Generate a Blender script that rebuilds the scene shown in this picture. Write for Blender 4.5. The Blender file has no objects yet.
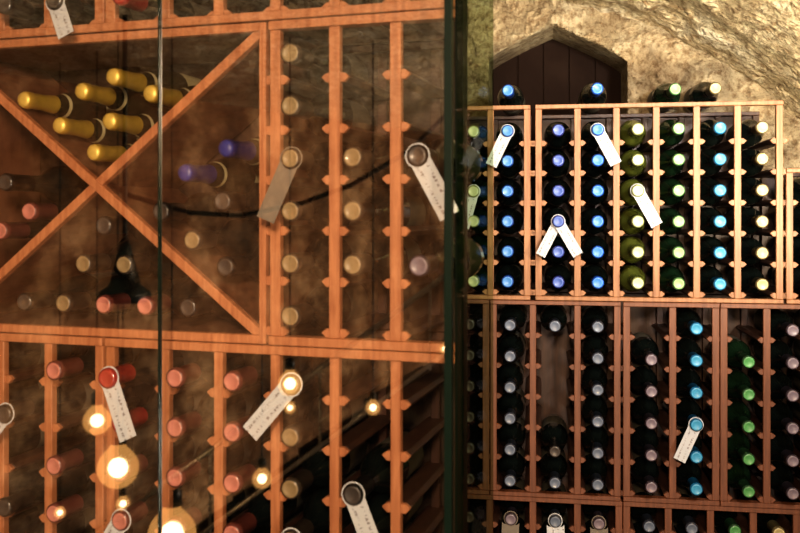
import bpy, bmesh, math, random
from mathutils import Vector, Matrix, noise
random.seed(7)
sc=bpy.context.scene
H=1.9   # eye height
# ------------------------------------------------------------------ materials
def newmat(name):
    m=bpy.data.materials.new(name); m.use_nodes=True
    nt=m.node_tree; b=nt.nodes['Principled BSDF']; return m,nt,b
def plain(name,col,rough=.5,metal=0,coat=0,emit=None,es=0,spec=.5):
    m,nt,b=newmat(name)
    n=nt.nodes.new('ShaderNodeTexNoise'); n.inputs['Scale'].default_value=60
    r=nt.nodes.new('ShaderNodeValToRGB')
    r.color_ramp.elements[0].color=(*[c*.8 for c in col],1); r.color_ramp.elements[1].color=(*[min(1,c*1.15) for c in col],1)
    tc=nt.nodes.new('ShaderNodeTexCoord'); nt.links.new(tc.outputs['Object'],n.inputs['Vector'])
    nt.links.new(n.outputs['Fac'],r.inputs['Fac']); nt.links.new(r.outputs['Color'],b.inputs['Base Color'])
    b.inputs['Roughness'].default_value=rough; b.inputs['Metallic'].default_value=metal
    b.inputs['Coat Weight'].default_value=coat; b.inputs['Specular IOR Level'].default_value=spec
    if emit: b.inputs['Emission Color'].default_value=(*emit,1); b.inputs['Emission Strength'].default_value=es
    return m
def wood(name,c1,c2,rough=.5):
    m,nt,b=newmat(name)
    tc=nt.nodes.new('ShaderNodeTexCoord'); mp=nt.nodes.new('ShaderNodeMapping')
    mp.inputs['Scale'].default_value=(70,20,5)
    n=nt.nodes.new('ShaderNodeTexNoise'); n.inputs['Scale'].default_value=1.6; n.inputs['Detail'].default_value=6; n.inputs['Distortion'].default_value=.6
    r=nt.nodes.new('ShaderNodeValToRGB'); r.color_ramp.elements[0].position=.3; r.color_ramp.elements[1].position=.7
    r.color_ramp.elements[0].color=(*c1,1); r.color_ramp.elements[1].color=(*c2,1)
    nt.links.new(tc.outputs['Object'],mp.inputs['Vector']); nt.links.new(mp.outputs['Vector'],n.inputs['Vector'])
    nt.links.new(n.outputs['Fac'],r.inputs['Fac']); nt.links.new(r.outputs['Color'],b.inputs['Base Color'])
    bp=nt.nodes.new('ShaderNodeBump'); bp.inputs['Strength'].default_value=.15; bp.inputs['Distance'].default_value=.002
    nt.links.new(n.outputs['Fac'],bp.inputs['Height']); nt.links.new(bp.outputs['Normal'],b.inputs['Normal'])
    b.inputs['Roughness'].default_value=rough
    return m
def stone(name,c1,c2,c3,scale=6,bump=1.0,dist=.03,mot=.8):
    m,nt,b=newmat(name)
    tc=nt.nodes.new('ShaderNodeTexCoord')
    n=nt.nodes.new('ShaderNodeTexNoise'); n.inputs['Scale'].default_value=scale; n.inputs['Detail'].default_value=9; n.inputs['Roughness'].default_value=.65
    v=nt.nodes.new('ShaderNodeTexVoronoi'); v.feature='DISTANCE_TO_EDGE'; v.inputs['Scale'].default_value=scale*.9
    n2=nt.nodes.new('ShaderNodeTexNoise'); n2.inputs['Scale'].default_value=scale*7; n2.inputs['Detail'].default_value=6
    r=nt.nodes.new('ShaderNodeValToRGB'); e=r.color_ramp.elements
    e[0].position=.3; e[0].color=(*c1,1); e[1].position=.68; e[1].color=(*c3,1); x=e.new(.5); x.color=(*c2,1)
    for k in (n,n2): nt.links.new(tc.outputs['Object'],k.inputs['Vector'])
    mx=nt.nodes.new('ShaderNodeVectorMath'); mx.operation='ADD'
    sc_=nt.nodes.new('ShaderNodeVectorMath'); sc_.operation='SCALE'; sc_.inputs['Scale'].default_value=.25
    nt.links.new(n.outputs['Color'],sc_.inputs[0]); nt.links.new(tc.outputs['Object'],mx.inputs[0]); nt.links.new(sc_.outputs[0],mx.inputs[1])
    nt.links.new(mx.outputs[0],v.inputs['Vector'])
    mr=nt.nodes.new('ShaderNodeMapRange'); mr.inputs['From Max'].default_value=.12
    nt.links.new(v.outputs['Distance'],mr.inputs['Value'])
    ad=nt.nodes.new('ShaderNodeMath'); ad.operation='MULTIPLY_ADD'; ad.inputs[1].default_value=.3
    nt.links.new(mr.outputs[0],ad.inputs[0]); nt.links.new(n2.outputs['Fac'],ad.inputs[2])
    ad2=nt.nodes.new('ShaderNodeMath'); ad2.operation='ADD'
    nt.links.new(ad.outputs[0],ad2.inputs[0]); nt.links.new(n.outputs['Fac'],ad2.inputs[1])
    n3=nt.nodes.new('ShaderNodeTexNoise'); n3.inputs['Scale'].default_value=scale*5; n3.inputs['Detail'].default_value=8; n3.inputs['Roughness'].default_value=.75
    nt.links.new(tc.outputs['Object'],n3.inputs['Vector'])
    r3=nt.nodes.new('ShaderNodeValToRGB'); r3.color_ramp.elements[0].position=.38; r3.color_ramp.elements[0].color=(.32,.22,.13,1); r3.color_ramp.elements[1].position=.54; r3.color_ramp.elements[1].color=(1,1,1,1)
    nt.links.new(n3.outputs['Fac'],r3.inputs['Fac'])
    mm=nt.nodes.new('ShaderNodeMix'); mm.data_type='RGBA'; mm.blend_type='MULTIPLY'; mm.inputs[0].default_value=mot
    nt.links.new(n.outputs['Fac'],r.inputs['Fac'])
    nt.links.new(r.outputs['Color'],mm.inputs[6]); nt.links.new(r3.outputs['Color'],mm.inputs[7])
    nt.links.new(mm.outputs[2],b.inputs['Base Color'])
    bp=nt.nodes.new('ShaderNodeBump'); bp.inputs['Strength'].default_value=bump; bp.inputs['Distance'].default_value=dist
    nt.links.new(ad2.outputs[0],bp.inputs['Height']); nt.links.new(bp.outputs['Normal'],b.inputs['Normal'])
    b.inputs['Roughness'].default_value=.9
    return m
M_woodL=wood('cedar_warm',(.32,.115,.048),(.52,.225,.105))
M_inner=wood('cedar_inner_shaded',(.035,.014,.008),(.07,.028,.015))  # same cedar, shade inside the racks put into the colour
M_inL=wood('cedar_bin_shaded',(.09,.036,.018),(.17,.07,.035))  # bin boards behind the front edge, shade painted in as darker brown
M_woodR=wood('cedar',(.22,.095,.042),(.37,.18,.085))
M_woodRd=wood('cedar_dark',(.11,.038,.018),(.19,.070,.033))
M_back=wood('cabinet_back_wood',(.03,.015,.009),(.06,.03,.016))
M_stone=stone('vault_stone',(.46,.33,.17),(.78,.64,.40),(.95,.86,.64),scale=9,bump=1.0,dist=.035,mot=.9)
M_stoneL=stone('room_stone',(.03,.018,.010),(.22,.12,.06),(.70,.48,.28),scale=1.9)
M_plaster=stone('wall_plaster',(.34,.25,.14),(.50,.40,.25),(.62,.53,.36),scale=8,bump=.9,dist=.03)
M_niche=plain('niche_dark_wood',(.020,.009,.005),.8,spec=.2)
M_floor=stone('floor_stone',(.12,.09,.07),(.2,.16,.12),(.3,.24,.18),scale=2,bump=.3,dist=.01)
M_black=plain('black_iron',(.008,.008,.008),.4,metal=.3)
M_stairs=plain('black_steel',(.004,.004,.005),.6,spec=.1)
M_steel=plain('brushed_steel',(.7,.68,.64),.3,metal=.9)
M_rope=plain('rope_fibre',(.03,.018,.012),.9)
M_gdark=plain('bottle_glass_dark',(.006,.009,.008),.10,coat=.3)
M_ggreen=plain('bottle_glass_green',(.008,.022,.010),.10,coat=.3)
M_golive=plain('bottle_glass_olive',(.11,.13,.025),.14,coat=.4)
M_gchamp=plain('champagne_glass',(.02,.018,.008),.12,coat=.3)
M_label=plain('bottle_label_paper',(.08,.07,.05),.7)
M_collar=plain('champagne_collar_label',(.45,.39,.22),.6)
def tagmat():
    m,nt,b=newmat('tag_paper')
    tc=nt.nodes.new('ShaderNodeTexCoord'); mp=nt.nodes.new('ShaderNodeMapping'); mp.inputs['Scale'].default_value=(90,1,260)
    n=nt.nodes.new('ShaderNodeTexNoise'); n.inputs['Scale'].default_value=1.3; n.inputs['Detail'].default_value=3
    w=nt.nodes.new('ShaderNodeTexWave'); w.bands_direction='X'; w.inputs['Scale'].default_value=24; w.inputs['Distortion'].default_value=1.2
    nt.links.new(tc.outputs['Object'],mp.inputs['Vector']); nt.links.new(mp.outputs['Vector'],n.inputs['Vector']); nt.links.new(tc.outputs['Object'],w.inputs['Vector'])
    a=nt.nodes.new('ShaderNodeMath'); a.operation='GREATER_THAN'; a.inputs[1].default_value=.54; nt.links.new(n.outputs['Fac'],a.inputs[0])
    c=nt.nodes.new('ShaderNodeMath'); c.operation='GREATER_THAN'; c.inputs[1].default_value=.75; nt.links.new(w.outputs['Fac'],c.inputs[0])
    d=nt.nodes.new('ShaderNodeMath'); d.operation='MULTIPLY'; nt.links.new(a.outputs[0],d.inputs[0]); nt.links.new(c.outputs[0],d.inputs[1])
    mx=nt.nodes.new('ShaderNodeMix'); mx.data_type='RGBA'; mx.inputs[6].default_value=(.50,.52,.55,1); mx.inputs[7].default_value=(.2,.18,.19,1)
    nt.links.new(d.outputs[0],mx.inputs[0]); nt.links.new(mx.outputs[2],b.inputs['Base Color']); b.inputs['Roughness'].default_value=.7
    return m
M_tag=tagmat()
M_tagdim=plain('tag_paper_dark',(.17,.145,.115),.8)  # tags in a darker grey-brown
def glassmat(name,fac,tint=(1,1,1)):
    m,nt,b=newmat(name); nt.nodes.remove(b); out=nt.nodes['Material Output']
    t=nt.nodes.new('ShaderNodeBsdfTransparent'); t.inputs['Color'].default_value=(*tint,1)
    g=nt.nodes.new('ShaderNodeBsdfGlossy'); g.inputs['Roughness'].default_value=.025; g.inputs['Color'].default_value=(1,1,1,1)
    x=nt.nodes.new('ShaderNodeMixShader'); x.inputs[0].default_value=fac
    nt.links.new(t.outputs[0],x.inputs[1]); nt.links.new(g.outputs[0],x.inputs[2]); nt.links.new(x.outputs[0],out.inputs['Surface'])
    return m
M_glass=glassmat('cabinet_glass',.30)
M_edge=plain('glass_edge_green',(.004,.010,.007),.3,spec=.2)
M_tint=glassmat('tinted_side_glass',.04,(.42,.50,.36))
def glow(name,col,s):
    m,nt,b=newmat(name); nt.nodes.remove(b); out=nt.nodes['Material Output']
    e=nt.nodes.new('ShaderNodeEmission'); e.inputs['Color'].default_value=(*col,1); e.inputs['Strength'].default_value=s
    nt.links.new(e.outputs[0],out.inputs['Surface']); return m
def globemat():
    m,nt,b=newmat('frosted_globe_glass'); nt.nodes.remove(b); out=nt.nodes['Material Output']
    e=nt.nodes.new('ShaderNodeEmission'); e.inputs['Color'].default_value=(1,.48,.14,1); e.inputs['Strength'].default_value=2.4
    t=nt.nodes.new('ShaderNodeBsdfTransparent')
    x=nt.nodes.new('ShaderNodeMixShader'); x.inputs[0].default_value=.35
    nt.links.new(t.outputs[0],x.inputs[1]); nt.links.new(e.outputs[0],x.inputs[2]); nt.links.new(x.outputs[0],out.inputs['Surface']); return m
M_globe=globemat()
M_glow2=glow('bulb_inner_glow',(1,.70,.36),14)
capcols={
 'blue':((.010,.055,.28),(.07,.24,.58)), 'blueb':((.010,.07,.38),(.06,.23,.66)), 'violet':((.02,.03,.18),(.07,.13,.42)),
 'cyan':((.01,.11,.24),(.06,.32,.54)), 'green':((.05,.13,.05),(.28,.47,.20)), 'green2':((.02,.06,.025),(.09,.30,.10)),
 'pale':((.20,.23,.09),(.50,.55,.34)), 'beige':((.12,.095,.045),(.48,.41,.21)), 'silver':((.03,.035,.05),(.13,.16,.22)),
 'pink':((.12,.035,.028),(.50,.20,.16)), 'red':((.26,.02,.018),(.36,.05,.035)), 'dark':((.010,.009,.009),(.06,.05,.045)),
 'goldring':((.04,.03,.022),(.26,.19,.10)), 'gold':((.68,.46,.07),(.76,.55,.13)), 'purple':((.008,.012,.11),(.02,.03,.22)),
 'rose':((.04,.03,.04),(.19,.155,.19))}
capm={}
for k,(a,b_) in capcols.items():
    met=.6 if k=='gold' else 0
    capm[k]=(plain('capsule_'+k,a,.28,metal=met,coat=.3),plain('capsule_top_'+k,b_,.4,metal=met*.6,coat=.2))
# ------------------------------------------------------------------ helpers
def obj(name,bm,mats,parent=None,smooth=False):
    bmesh.ops.recalc_face_normals(bm,faces=bm.faces)
    me=bpy.data.meshes.new(name); bm.to_mesh(me); bm.free()
    for m in mats: me.materials.append(m)
    if smooth:
        for p in me.polygons: p.use_smooth=True
    o=bpy.data.objects.new(name,me); sc.collection.objects.link(o)
    if parent: o.parent=parent
    return o
def empty(name,loc=(0,0,0),rz=0,parent=None):
    o=bpy.data.objects.new(name,None); o.empty_display_size=.1; sc.collection.objects.link(o)
    o.location=loc; o.rotation_euler=(0,0,rz)
    if parent:o.parent=parent
    return o
def box(bm,x0,x1,y0,y1,z0,z1,mi=0):
    v=[bm.verts.new((x,y,z)) for x in(x0,x1) for y in(y0,y1) for z in(z0,z1)]
    for f in((0,1,3,2),(4,6,7,5),(0,4,5,1),(2,3,7,6),(0,2,6,4),(1,5,7,3)):
        bm.faces.new([v[i] for i in f]).material_index=mi
def prism(bm,pts,y0,y1,mi=0):
    a=[bm.verts.new((p[0],y0,p[1])) for p in pts]; b=[bm.verts.new((p[0],y1,p[1])) for p in pts]
    n=len(pts); bm.faces.new(a).material_index=mi; bm.faces.new(b[::-1]).material_index=mi
    for i in range(n): bm.faces.new((a[i],b[i],b[(i+1)%n],a[(i+1)%n])).material_index=mi
def lathe(bm,prof,segs=20,axis='Y',mats=None):
    rings=[]
    for (t,r) in prof:
        if r<1e-5:
            rings.append([bm.verts.new((0,t,0) if axis=='Y' else (0,0,t))]); continue
        ring=[]
        for i in range(segs):
            a=2*math.pi*i/segs; c,s=r*math.cos(a),r*math.sin(a)
            ring.append(bm.verts.new((c,t,s) if axis=='Y' else (c,s,t)))
        rings.append(ring)
    for k in range(len(rings)-1):
        A,B=rings[k],rings[k+1]
        for i in range(segs):
            j=(i+1)%segs
            if len(A)==1: f=bm.faces.new((A[0],B[i],B[j]))
            elif len(B)==1: f=bm.faces.new((A[i],A[j],B[0]))
            else: f=bm.faces.new((A[i],A[j],B[j],B[i]))
            f.material_index=mats[k] if mats else 0
            f.smooth=True
LO=Vector((.074,1.337,H)); LR=-math.atan2(.294,.956)
RO=Vector((.187,2.41,H)); RR=-math.atan2(.155,.988)
# ------------------------------------------------------------------ bottles
bm_cache={}
def bottle_mesh(cap,glass,kind='wine'):
    key=(cap,glass.name,kind)
    if key in bm_cache: return bm_cache[key]
    bm=bmesh.new()
    if kind=='wine':
        prof=[(0,0),(.0,.0095),(-.001,.0108),(.0,.0132),(.002,.0158),(.010,.0163),(.013,.0148),(.058,.0150),(.060,.0146),(.085,.0152),(.100,.019),(.115,.0275),(.130,.034),(.145,.0362),(.17,.0366),(.172,.0369),(.262,.0369),(.264,.0366),(.288,.036),(.295,.031),(.290,.0)]
        mats=[1,1,1,0,0,0,0,0,2,2,2,2,2,2,2,3,2,2,2,2]
    else:
        prof=[(0,0),(.001,.008),(.004,.0130),(.010,.0150),(.020,.0150),(.028,.0135),(.036,.0145),(.050,.0140),(.080,.0165),(.098,.021),(.105,.0225),(.125,.028),(.145,.0325),(.165,.0348),(.185,.035),(.187,.0353),(.262,.0353),(.264,.035),(.290,.0345),(.297,.029),(.285,0)]
        mats=[1,1,0,0,0,0,0,0,2,3,2,2,2,2,2,3,2,2,2,2]
    lathe(bm,prof,24,'Y',mats)
    bmesh.ops.recalc_face_normals(bm,faces=bm.faces)
    me=bpy.data.meshes.new('bottle_'+cap); bm.to_mesh(me); bm.free()
    for m in (*capm[cap],glass,M_label if kind=='wine' else M_collar): me.materials.append(m)
    bm_cache[key]=me; return me
def bottle(parent,u,w,z,cap,glass,kind='wine',tilt=0,yaw=0):
    o=bpy.data.objects.new('bottle',bottle_mesh(cap,glass,kind)); sc.collection.objects.link(o)
    o.parent=parent; o.location=(u,w,z); o.rotation_euler=(tilt+random.uniform(-.012,.012),random.uniform(0,6.28),yaw+random.uniform(-.015,.015))
    return o
# ------------------------------------------------------------------ tags
def tag(O,rz,u,w,z,ang,L=.085,W=.031,mat=None,lean=.12):
    bm=bmesh.new(); n=18; ri,ro=.0166,.0188
    th=.0005
    inn=[];out=[]
    for i in range(n+1):
        a=math.radians(-65)+ (2*math.pi-math.radians(50))*i/n
        inn.append((ri*math.cos(a),ri*math.sin(a))); out.append((ro*math.cos(a),ro*math.sin(a)))
    for i in range(n):
        prism(bm,[inn[i],inn[i+1],out[i+1],out[i]],-th,th)
    h=W/2
    prism(bm,[(-h,-.010),(-h*.8,-.0145),(0,-.0170),(h*.8,-.0145),(h,-.010),(h,-.016-L),(-h,-.016-L)],-th,th)
    o=obj('bottle_neck_tag',bm,[mat or M_tag])
    o.matrix_world=Matrix.Translation(O)@Matrix.Rotation(rz,4,'Z')@Matrix.Translation((u,w,z))@Matrix.Rotation(-lean,4,'X')@Matrix.Rotation(ang,4,'Y')
    return o
# ------------------------------------------------------------------ racks
def rack(name,O,rz,stiles,zb,zt,rows,mat,inner,depth=.25,sw=.018,hw=.023,ends=None,bt=.014,bx=None,panel=False):
    bm=bmesh.new()
    for s in stiles:
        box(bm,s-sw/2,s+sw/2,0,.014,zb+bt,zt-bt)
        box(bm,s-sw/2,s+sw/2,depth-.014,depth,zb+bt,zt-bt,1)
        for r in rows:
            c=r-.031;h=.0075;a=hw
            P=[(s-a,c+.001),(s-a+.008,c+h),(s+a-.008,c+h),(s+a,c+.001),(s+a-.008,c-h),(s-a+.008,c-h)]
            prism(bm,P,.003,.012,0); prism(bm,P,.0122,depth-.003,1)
    x0,x1=ends or (stiles[0]-sw/2,stiles[-1]+sw/2)
    for z0,z1 in((zb,zb+bt),(zt-bt,zt)):
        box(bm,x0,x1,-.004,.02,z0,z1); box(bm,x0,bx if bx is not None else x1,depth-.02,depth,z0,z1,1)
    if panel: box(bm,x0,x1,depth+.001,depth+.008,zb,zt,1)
    o=obj(name,bm,[mat,inner]); o.location=O; o.rotation_euler=(0,0,rz)
    bv=o.modifiers.new('bevel','BEVEL'); bv.width=.0012; bv.segments=1; bv.limit_method='ANGLE'
    return o
upS=[-1.21,-1.11,-1.01,-.91,-.81,-.71,-.608,-.586,-.482,-.384,-.284,-.184,-.085]
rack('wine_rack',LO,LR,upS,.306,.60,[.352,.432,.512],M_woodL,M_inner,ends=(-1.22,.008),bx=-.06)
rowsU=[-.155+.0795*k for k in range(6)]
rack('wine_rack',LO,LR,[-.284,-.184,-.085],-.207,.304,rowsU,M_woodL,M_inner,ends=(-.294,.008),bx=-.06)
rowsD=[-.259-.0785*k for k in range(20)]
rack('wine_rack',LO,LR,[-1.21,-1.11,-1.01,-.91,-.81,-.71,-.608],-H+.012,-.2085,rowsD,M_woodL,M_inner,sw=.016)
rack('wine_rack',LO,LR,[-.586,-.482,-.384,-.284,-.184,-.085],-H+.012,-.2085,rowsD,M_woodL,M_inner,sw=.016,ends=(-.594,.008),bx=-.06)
def bin_(u0,u1):
    z0,z1=-.207,.304; D=.25; t=.012
    bm=bmesh.new()
    def pr(pts,o):
        prism(bm,pts,o,.014+o,0); prism(bm,pts,.0142+o,D-.004+o/2,1)
    def bx(a,b,c,d):
        pr([(a,c),(b,c),(b,d),(a,d)],0)
    bx(u0,u0+t,z0,z1); bx(u1-t,u1,z0,z1)
    bx(u0+t,u1-t,z0,z0+.014); bx(u0+t,u1-t,z1-.014,z1)
    a0,a1,b0,b1=u0+t,u1-t,z0+.014,z1-.014; h=.0078
    pr([(a0,b0+h*1.3),(a0,b0),(a0+h*1.6,b0),(a1,b1-h*1.3),(a1,b1),(a1-h*1.6,b1)],.004)
    pr([(a0,b1-h*1.3),(a0,b1),(a0+h*1.6,b1),(a1,b0+h*1.3),(a1,b0),(a1-h*1.6,b0)],.002)
    o=obj('crossed_bin_wine_rack',bm,[M_woodL,M_inL]); o.location=LO; o.rotation_euler=(0,0,LR)
    bv=o.modifiers.new('bevel','BEVEL'); bv.width=.0012; bv.segments=1
bin_(-.935,-.300); bin_(-1.57,-.937)
# ---- left bottles
E=empty('wine_bottles',LO,LR)
P=-.05
def lb(u,z,cap,gl=M_gdark,w=P,**k): return bottle(E,u,w,z,cap,gl,**k)
for k in range(6): lb(-.236,rowsU[k],'goldring')
for k in (1,2,3): lb(-.136,rowsU[k],'goldring')
lb(-.034,rowsU[3],'dark',w=-.06); lb(-.034,rowsU[1],'rose')
for u,c in((-.66,'pink'),(-.434,'pink'),(-.334,'pink'),(-.236,'goldring')):
    for k in range(20):
        if (u,k) in ((-.66,1),): continue
        lb(u,rowsD[k],c)
lb(-.534,rowsD[0],'red',w=-.085)
for k in range(1,20): lb(-.534,rowsD[k],'pink' if k>1 else 'red')
for k in (1,3,4,6,7,8): lb(-.76,rowsD[k],'dark')
for k in range(2,20): lb(-.136,rowsD[k],'dark' if k!=3 else 'rose')
for k in range(0,20,1): lb(-.86,rowsD[k],'pink')
for u in (-.76,-.66,-.534,-.334,-.234,-.134): lb(u,.352,{-.66:'dark',-.534:'red'}.get(u,'dark'))
for u in (-.534,-.434,-.236): lb(u,.432,'pink')
C=empty('champagne_bottles',LO,LR)
for u,z in((-.63,.105),(-.692,.152),(-.578,.154),(-.755,.197),(-.637,.207),(-.505,.198),(-.572,.228)):
    bottle(C,u,random.uniform(-.02,.012),z,'gold',M_gchamp,'champ')
for u,z in((-.435,.066),(-.362,.104)): bottle(C,u,-.02,z,'purple',M_gchamp,'champ')
for u,z,c in((-.377,.020,'dark'),(-.432,-.043,'goldring'),(-.372,-.085,'dark'),(-.49,.004,'dark'),(-.75,.004,'pink'),(-.80,.055,'dark'),(-.81,-.03,'pink'),(-.60,-.153,'pink'),(-.68,-.153,'goldring'),(-.52,-.153,'pink'),(-.64,-.085,'goldring'),(-.56,-.085,'goldring'),(-.76,-.153,'dark'),(-.44,-.153,'dark'),(-.60,-.02,'dark')):
    lb(u,z,c,w=.0,kind='wine')
T=lambda u,z,a,w=-.062,**k: tag(LO,LR,u,w,z,a,**k)
T(-.236,rowsU[3]+.0,math.radians(22),mat=M_tagdim,w=-.045)
T(-.034,rowsU[3],math.radians(-30),w=-.055)
T(-.534,rowsD[0],math.radians(-25),w=-.078)
T(-.76,rowsD[1]+.0,math.radians(38),w=-.045)
T(-.236,rowsD[0],math.radians(40),w=-.045)
T(-.136,rowsD[2],math.radians(-25),w=-.045)
T(-.236,rowsD[3]+.0,math.radians(30),w=-.045)
T(-.534,rowsD[3]+.0,math.radians(30),w=-.045)
T(-.66,.352,math.radians(-24),w=-.045,L=.05)
# ---- cabinet shell & glass
bm=bmesh.new()
box(bm,-1.6,-.05,.262,.275,-H,.60)
box(bm,-1.6,-.02,-.14,.26,.6005,.606)
box(bm,-1.6,-.05,-.12,.26,-H,-H+.011)
cab=obj('cabinet_carcass',bm,[M_back]); cab.location=LO; cab.rotation_euler=(0,0,LR)
G=-.13
g=empty('glass_front',LO,LR)
bm=bmesh.new()
for a,b_ in((-1.6,-.4105),(-.4075,.030)):
    v=[bm.verts.new(p) for p in((a,G,-H+.01),(b_,G,-H+.01),(b_,G,.60),(a,G,.60))]; bm.faces.new(v)
obj('glass_panes',bm,[M_glass],g)
bm=bmesh.new(); box(bm,-.4105,-.4085,G-.004,G+.004,-H+.01,.6); box(bm,.026,.036,G-.006,G+.006,-H,.6)
obj('glass_edges',bm,[M_edge,M_steel],g)
bm=bmesh.new(); v=[bm.verts.new(p) for p in((.040,G+.01,-H+.01),(.022,.22,-H+.01),(.022,.22,.60),(.040,G+.01,.60))]; bm.faces.new(v)
obj('side_pane',bm,[M_tint],g)
bm=bmesh.new(); box(bm,.008,.020,.0,.03,-H,.6); obj('side_post',bm,[M_edge],g)
# ------------------------------------------------------------------ right racks
rU=[-.178+.079*k for k in range(6)]
rD=[-.292-.0815*k for k in range(6)]
rX=[-.800-.0815*k for k in range(13)]
d=.27
kw=dict(depth=d,panel=True)
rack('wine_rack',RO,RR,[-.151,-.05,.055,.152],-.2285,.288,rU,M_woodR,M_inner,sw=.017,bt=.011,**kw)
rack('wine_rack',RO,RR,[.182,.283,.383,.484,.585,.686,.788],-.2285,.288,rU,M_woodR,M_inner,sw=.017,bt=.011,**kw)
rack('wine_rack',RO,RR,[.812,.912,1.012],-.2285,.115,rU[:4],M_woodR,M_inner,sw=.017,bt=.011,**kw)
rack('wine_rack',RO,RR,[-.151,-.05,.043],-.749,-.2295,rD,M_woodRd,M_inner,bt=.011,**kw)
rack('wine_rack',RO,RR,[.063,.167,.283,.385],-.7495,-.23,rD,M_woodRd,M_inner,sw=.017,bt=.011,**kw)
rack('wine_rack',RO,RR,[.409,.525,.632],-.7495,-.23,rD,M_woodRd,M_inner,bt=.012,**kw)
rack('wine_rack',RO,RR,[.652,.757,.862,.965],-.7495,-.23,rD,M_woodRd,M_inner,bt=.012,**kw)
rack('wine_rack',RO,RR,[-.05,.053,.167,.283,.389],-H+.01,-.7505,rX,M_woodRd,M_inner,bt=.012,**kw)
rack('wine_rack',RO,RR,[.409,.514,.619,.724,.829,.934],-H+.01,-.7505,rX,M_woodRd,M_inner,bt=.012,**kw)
F=empty('wine_bottles',RO,RR)
def rb(u,z,cap,gl=M_gdark,w=-.04,**k): return bottle(F,u,w,z,cap,gl,**k)
cols=[(-.1,'pale',M_ggreen),(.012,'pale',M_ggreen),(.1015,'blue',M_gdark),(.2325,'violet',M_gdark),(.333,'blueb',M_gdark),(.4335,'pale',M_golive),(.5345,'green',M_ggreen),(.6355,'cyan',M_gdark),(.737,'beige',M_gdark)]
for u,c,gl in cols:
    for z in rU: rb(u,z,c,gl)
for u in (.862,.962):
    for z in rU[:4]: rb(u,z,'dark')
for u,c,gl in((.1015,'blue',M_gdark),(.333,'blueb',M_gdark),(.5345,'green',M_ggreen),(.635,'beige',M_gdark)):
    rb(u,.288+.0375,c,gl,w=-.02 if c[0]=='b' and c!='beige' else .02)
for z in rD:
    rb(.108,z,'silver'); rb(.333,z,'silver'); rb(.001,z,'dark')
for k in (0,4,5): rb(.224,rD[k],'dark' if k==4 else 'silver')
for k in range(6):
    if k>0: rb(.467,rD[k],'rose')
    rb(.578,rD[k],'cyan')
    if k>0: rb(.7045,rD[k],'green2',M_ggreen)
    rb(.8095,rD[k],'rose')
    rb(.913,rD[k],'dark')
for j,z in enumerate(rX):
    for u,c in((.0,'dark'),(.11,'rose'),(.225,'silver'),(.336,'rose'),(.4615,'silver'),(.5665,'silver'),(.6715,'green2'),(.7765,'beige'),(.8815,'dark')):
        rb(u,z,c)
TR=lambda u,z,a,w=-.03,**k: tag(RO,RR,u,w,z,math.radians(a),**k)
TR(.1015,rU[5]+.0,25); TR(.333,rU[5],-27); TR(.012,rU[3]+.0,15); TR(.4335,rU[3]+.0,-28)
TR(.2325,rU[2],27,W=.026,w=-.022); TR(.2325,rU[2],-30,W=.028)
TR(.578,rD[3]+.0,25)
for u in (.11,.225,.336): TR(u,rX[0],random.uniform(-8,8),W=.045,L=.07,w=-.03,lean=.3,mat=M_tagdim if u in(.11,.336) else M_tag)
# ------------------------------------------------------------------ room shell
def zc(X):
    base=.655
    if X>.30: base-= .50*(X-.30)**2
    return base
bm=bmesh.new(); nx,ny=300,340; x0,x1,y0,y1=-3.3,1.5,-4.6,3.6
grid=[]
for i in range(nx+1):
    row=[]
    X=x0+(x1-x0)*((i/nx)**.55)
    for j in range(ny+1):
        Y=y0+(y1-y0)*((j/ny)**.55)
        p=Vector((X,Y,0))
        dz=.018*noise.fractal(p*3.5,.8,2.1,4)+.014*noise.noise(p*10)+.013*noise.noise(p*24)
        row.append(bm.verts.new((X,Y,H+zc(X)+max(-.045,dz))))
    grid.append(row)
for i in range(nx):
    for j in range(ny): bm.faces.new((grid[i][j],grid[i+1][j],grid[i+1][j+1],grid[i][j+1]))
obj('ceiling',bm,[M_stone],smooth=True)
bm=bmesh.new(); box(bm,-3.4,1.6,-4.7,3.8,-.1,0); obj('floor',bm,[M_floor])
bm=bmesh.new(); box(bm,-3.4,-3.2,-4.7,3.8,0,2.75); obj('wall_left',bm,[M_stoneL])
bm=bmesh.new(); box(bm,1.45,1.6,-4.7,3.8,0,2.75); obj('wall_right',bm,[M_plaster])
bm=bmesh.new(); box(bm,-3.2,1.45,-4.7,-4.5,0,2.75); obj('wall_front',bm,[M_stoneL])
# back wall with gabled niche (local frame of right racks)
bm=bmesh.new(); W0,W1=.36,.58
st=.0115
n0,n1,nm=.03,.03+36*st,.225; zs,zp=.475,.572; tp=.85
prism(bm,[(-3.8,-H),(n0,-H),(n0,tp),(-3.8,tp)],W0,W1)
prism(bm,[(n1,-H),(1.6,-H),(1.6,tp),(n1,tp)],W0,W1)
prism(bm,[(n0,-H),(n1,-H),(n1,-.5),(n0,-.5)],W0,W1)
def top(u):
    t=(u-n0)/(nm-n0) if u<nm else (n1-u)/(n1-nm)
    t=max(0,min(1,t)); return (zs if u<nm else zs-.02)+((zp-zs) if u<nm else (zp-zs+.02))*(t**.85)
us=[n0+(n1-n0)*i/36 for i in range(37)]
for i in range(36): prism(bm,[(us[i],top(us[i])),(us[i+1],top(us[i+1])),(us[i+1],tp),(us[i],tp)],W0,W1)
gu=[n0-90*st+st*i for i in range(222)]; gz=[-.05+st*i for i in range(76)]
gv={};keep={}
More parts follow.
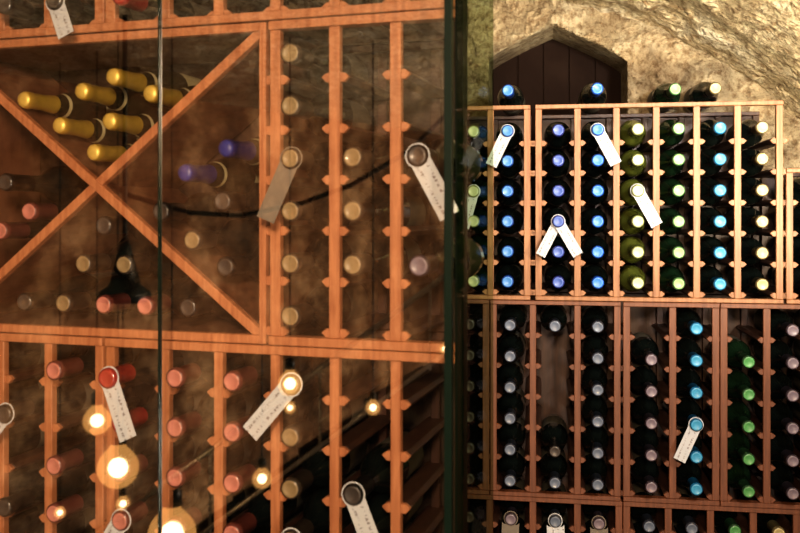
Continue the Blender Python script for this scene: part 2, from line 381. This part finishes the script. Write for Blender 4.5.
for i,u in enumerate(gu):
    ins= n0+1e-4<u<n1-1e-4; tu=top(u) if ins else None
    for j,z in enumerate(gz):
        keep[i,j]=True; zz=z
        if ins:
            if z<tu-st: keep[i,j]=False
            elif z<tu: zz=tu
        p=Vector((u*1.0,z,4.2))
        dd=.018*noise.fractal(p*6,.9,2.1,4)+.010*noise.noise(p*18)
        gv[i,j]=bm.verts.new((u,W0-.012+max(-.03,min(.010,dd)),zz))
for i in range(len(gu)-1):
    for j in range(len(gz)-1):
        um=gu[i]+st/2
        if n0<um<n1 and gz[j]<min(top(gu[i]),top(gu[i+1]))-st: continue
        if not all(keep[a] for a in((i,j),(i+1,j),(i+1,j+1),(i,j+1))): continue
        f=bm.faces.new((gv[i,j],gv[i+1,j],gv[i+1,j+1],gv[i,j+1])); f.smooth=True
for v in [v for v in bm.verts if not v.link_faces]: bm.verts.remove(v)
o=obj('wall_back',bm,[M_plaster]); o.location=RO; o.rotation_euler=(0,0,RR)
bm=bmesh.new(); box(bm,n0-.02,n1+.02,W1+.012,W1+.03,-.5,.58)
for k in range(5): box(bm,n0+.002+k*.083,n0+.078+k*.083,W1+.001,W1+.012,-.49,.56)
o=obj('niche_panelling',bm,[M_niche]); o.location=RO; o.rotation_euler=(0,0,RR)
# ------------------------------------------------------------------ the room mirrored in the cabinet glass
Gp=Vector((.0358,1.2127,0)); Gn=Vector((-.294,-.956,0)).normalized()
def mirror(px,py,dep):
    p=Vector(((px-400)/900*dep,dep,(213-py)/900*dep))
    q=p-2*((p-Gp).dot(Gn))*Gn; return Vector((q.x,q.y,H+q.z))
def tube(name,pts,r,mat,parent=None):
    cu=bpy.data.curves.new(name,'CURVE'); cu.dimensions='3D'; cu.bevel_depth=r; cu.bevel_resolution=3
    s=cu.splines.new('POLY'); s.points.add(len(pts)-1)
    for i,p in enumerate(pts): s.points[i].co=(*p,1)
    cu.materials.append(mat); o=bpy.data.objects.new(name,cu); sc.collection.objects.link(o)
    if parent:o.parent=parent
    return o
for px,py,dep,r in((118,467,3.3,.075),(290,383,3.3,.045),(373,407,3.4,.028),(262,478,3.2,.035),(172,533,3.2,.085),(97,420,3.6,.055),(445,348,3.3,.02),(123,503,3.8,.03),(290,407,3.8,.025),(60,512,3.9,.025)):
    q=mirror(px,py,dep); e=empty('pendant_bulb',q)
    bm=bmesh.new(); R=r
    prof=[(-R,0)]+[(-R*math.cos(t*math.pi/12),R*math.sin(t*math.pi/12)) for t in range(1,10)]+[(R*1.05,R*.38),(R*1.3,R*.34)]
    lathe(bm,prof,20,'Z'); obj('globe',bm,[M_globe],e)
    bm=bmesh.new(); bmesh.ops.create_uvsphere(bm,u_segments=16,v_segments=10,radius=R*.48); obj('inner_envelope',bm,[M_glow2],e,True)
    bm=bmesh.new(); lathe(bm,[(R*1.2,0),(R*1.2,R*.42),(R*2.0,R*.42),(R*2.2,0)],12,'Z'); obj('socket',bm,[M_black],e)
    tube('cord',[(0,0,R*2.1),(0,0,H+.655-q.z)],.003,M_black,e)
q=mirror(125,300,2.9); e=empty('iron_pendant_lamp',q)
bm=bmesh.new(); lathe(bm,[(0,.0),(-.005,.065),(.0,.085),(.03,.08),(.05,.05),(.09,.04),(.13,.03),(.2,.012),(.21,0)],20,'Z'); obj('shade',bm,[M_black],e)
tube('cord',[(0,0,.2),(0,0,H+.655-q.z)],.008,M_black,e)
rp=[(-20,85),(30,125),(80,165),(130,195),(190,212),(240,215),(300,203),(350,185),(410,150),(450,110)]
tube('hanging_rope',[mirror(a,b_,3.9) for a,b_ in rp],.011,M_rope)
e=empty('staircase')
prof=[mirror(-40,717,3.6),mirror(560,717,3.6),mirror(560,273,3.6)]
for p in prof[:2]: p.z=.0
bm=bmesh.new()
a=[bm.verts.new(p) for p in prof]; b2=[bm.verts.new(p+Gn*.04) for p in prof]
bm.faces.new(a); bm.faces.new(b2)
for i in range(3): bm.faces.new((a[i],a[(i+1)%3],b2[(i+1)%3],b2[i]))
obj('stringer',bm,[M_stairs],e)
bm=bmesh.new()
lo,hi=mirror(-40,717,3.6),mirror(560,273,3.6); ns=9
dirh=(hi-lo); dh=Vector((dirh.x,dirh.y,0)); L=dh.length; dh.normalize()
for k in range(ns):
    z1=lo.z+(dirh.z)*(k+.4)/ns; s0=L*k/ns; s1=L*(k+1.05)/ns
    base=Vector((lo.x,lo.y,0))
    c=[base+dh*s0+Gn*.05,base+dh*s1+Gn*.05,base+dh*s1+Gn*.9,base+dh*s0+Gn*.9]
    lo_=[bm.verts.new((p.x,p.y,max(.0,z1-.04))) for p in c]; hi_=[bm.verts.new((p.x,p.y,max(.05,z1))) for p in c]
    bm.faces.new(lo_);bm.faces.new(hi_)
    for i in range(4): bm.faces.new((lo_[i],lo_[(i+1)%4],hi_[(i+1)%4],hi_[i]))
obj('treads',bm,[M_stairs],e)
tube('handrail',[mirror(60,560,3.6),mirror(560,190,3.6)],.012,M_steel,e)
tube('stringer_trim',[mirror(-40,712,3.59),mirror(560,268,3.59)],.009,M_steel,e)
for k in range(5):
    t=k/4; x=100+440*t; tube('baluster',[mirror(x,560-(x-60)*.74,3.6),mirror(x,717-(x+40)*.74,3.6)],.006,M_steel,e)
# ------------------------------------------------------------------ lights
def area(name,loc,tgt,size,power,col,spread=None):
    l=bpy.data.lights.new(name,'AREA'); l.size=size; l.energy=power; l.color=col
    if spread: l.spread=spread
    o=bpy.data.objects.new(name,l); sc.collection.objects.link(o); o.location=loc
    o.rotation_euler=(Vector(tgt)-Vector(loc)).to_track_quat('-Z','Y').to_euler(); return o
area('ceiling_spot_warm',(-.05,-.5,H+.45),(-.45,1.45,H-.27),.25,26,(1,.76,.52),math.radians(110))
area('ceiling_spot_cool',(.72,.95,H+.38),(.65,2.4,H+.10),.12,6.3,(1,.95,.90),math.radians(100))
area('vault_uplight',(1.0,1.50,H-.05),(.85,2.40,H+.62),.08,9.5,(1,.87,.64),math.radians(130))
area('wall_uplight',(.42,2.05,H+.42),(.1,2.8,H+.5),.05,.4,(1,.85,.6),math.radians(120))
area('room_light',(.8,-2.6,H+.45),(-2.6,-1.2,H-.7),.4,100,(1,.60,.28))
area('added_ceiling_fill',(.6,-2.2,.6),(-2.0,-1.6,2.7),.4,110,(1,.86,.70))  # added unseen lamp, brightens the ceiling mirrored in the glass
w=bpy.data.worlds.new('World'); sc.world=w; w.use_nodes=True
w.node_tree.nodes['Background'].inputs['Color'].default_value=(.05,.04,.03,1)
# ------------------------------------------------------------------ camera
c=bpy.data.cameras.new('camera'); c.lens=40.5; c.sensor_width=36; c.shift_y=-.066
c.dof.use_dof=True; c.dof.focus_distance=2.25; c.dof.aperture_fstop=6.3
co=bpy.data.objects.new('camera',c); sc.collection.objects.link(co); co.location=(0,0,H); co.rotation_euler=(math.radians(90),0,0)
c.clip_start=.02
sc.camera=co
sc.view_settings.view_transform='Standard'
try: sc.view_settings.look='Medium High Contrast'
except Exception as ex: print('look',ex)
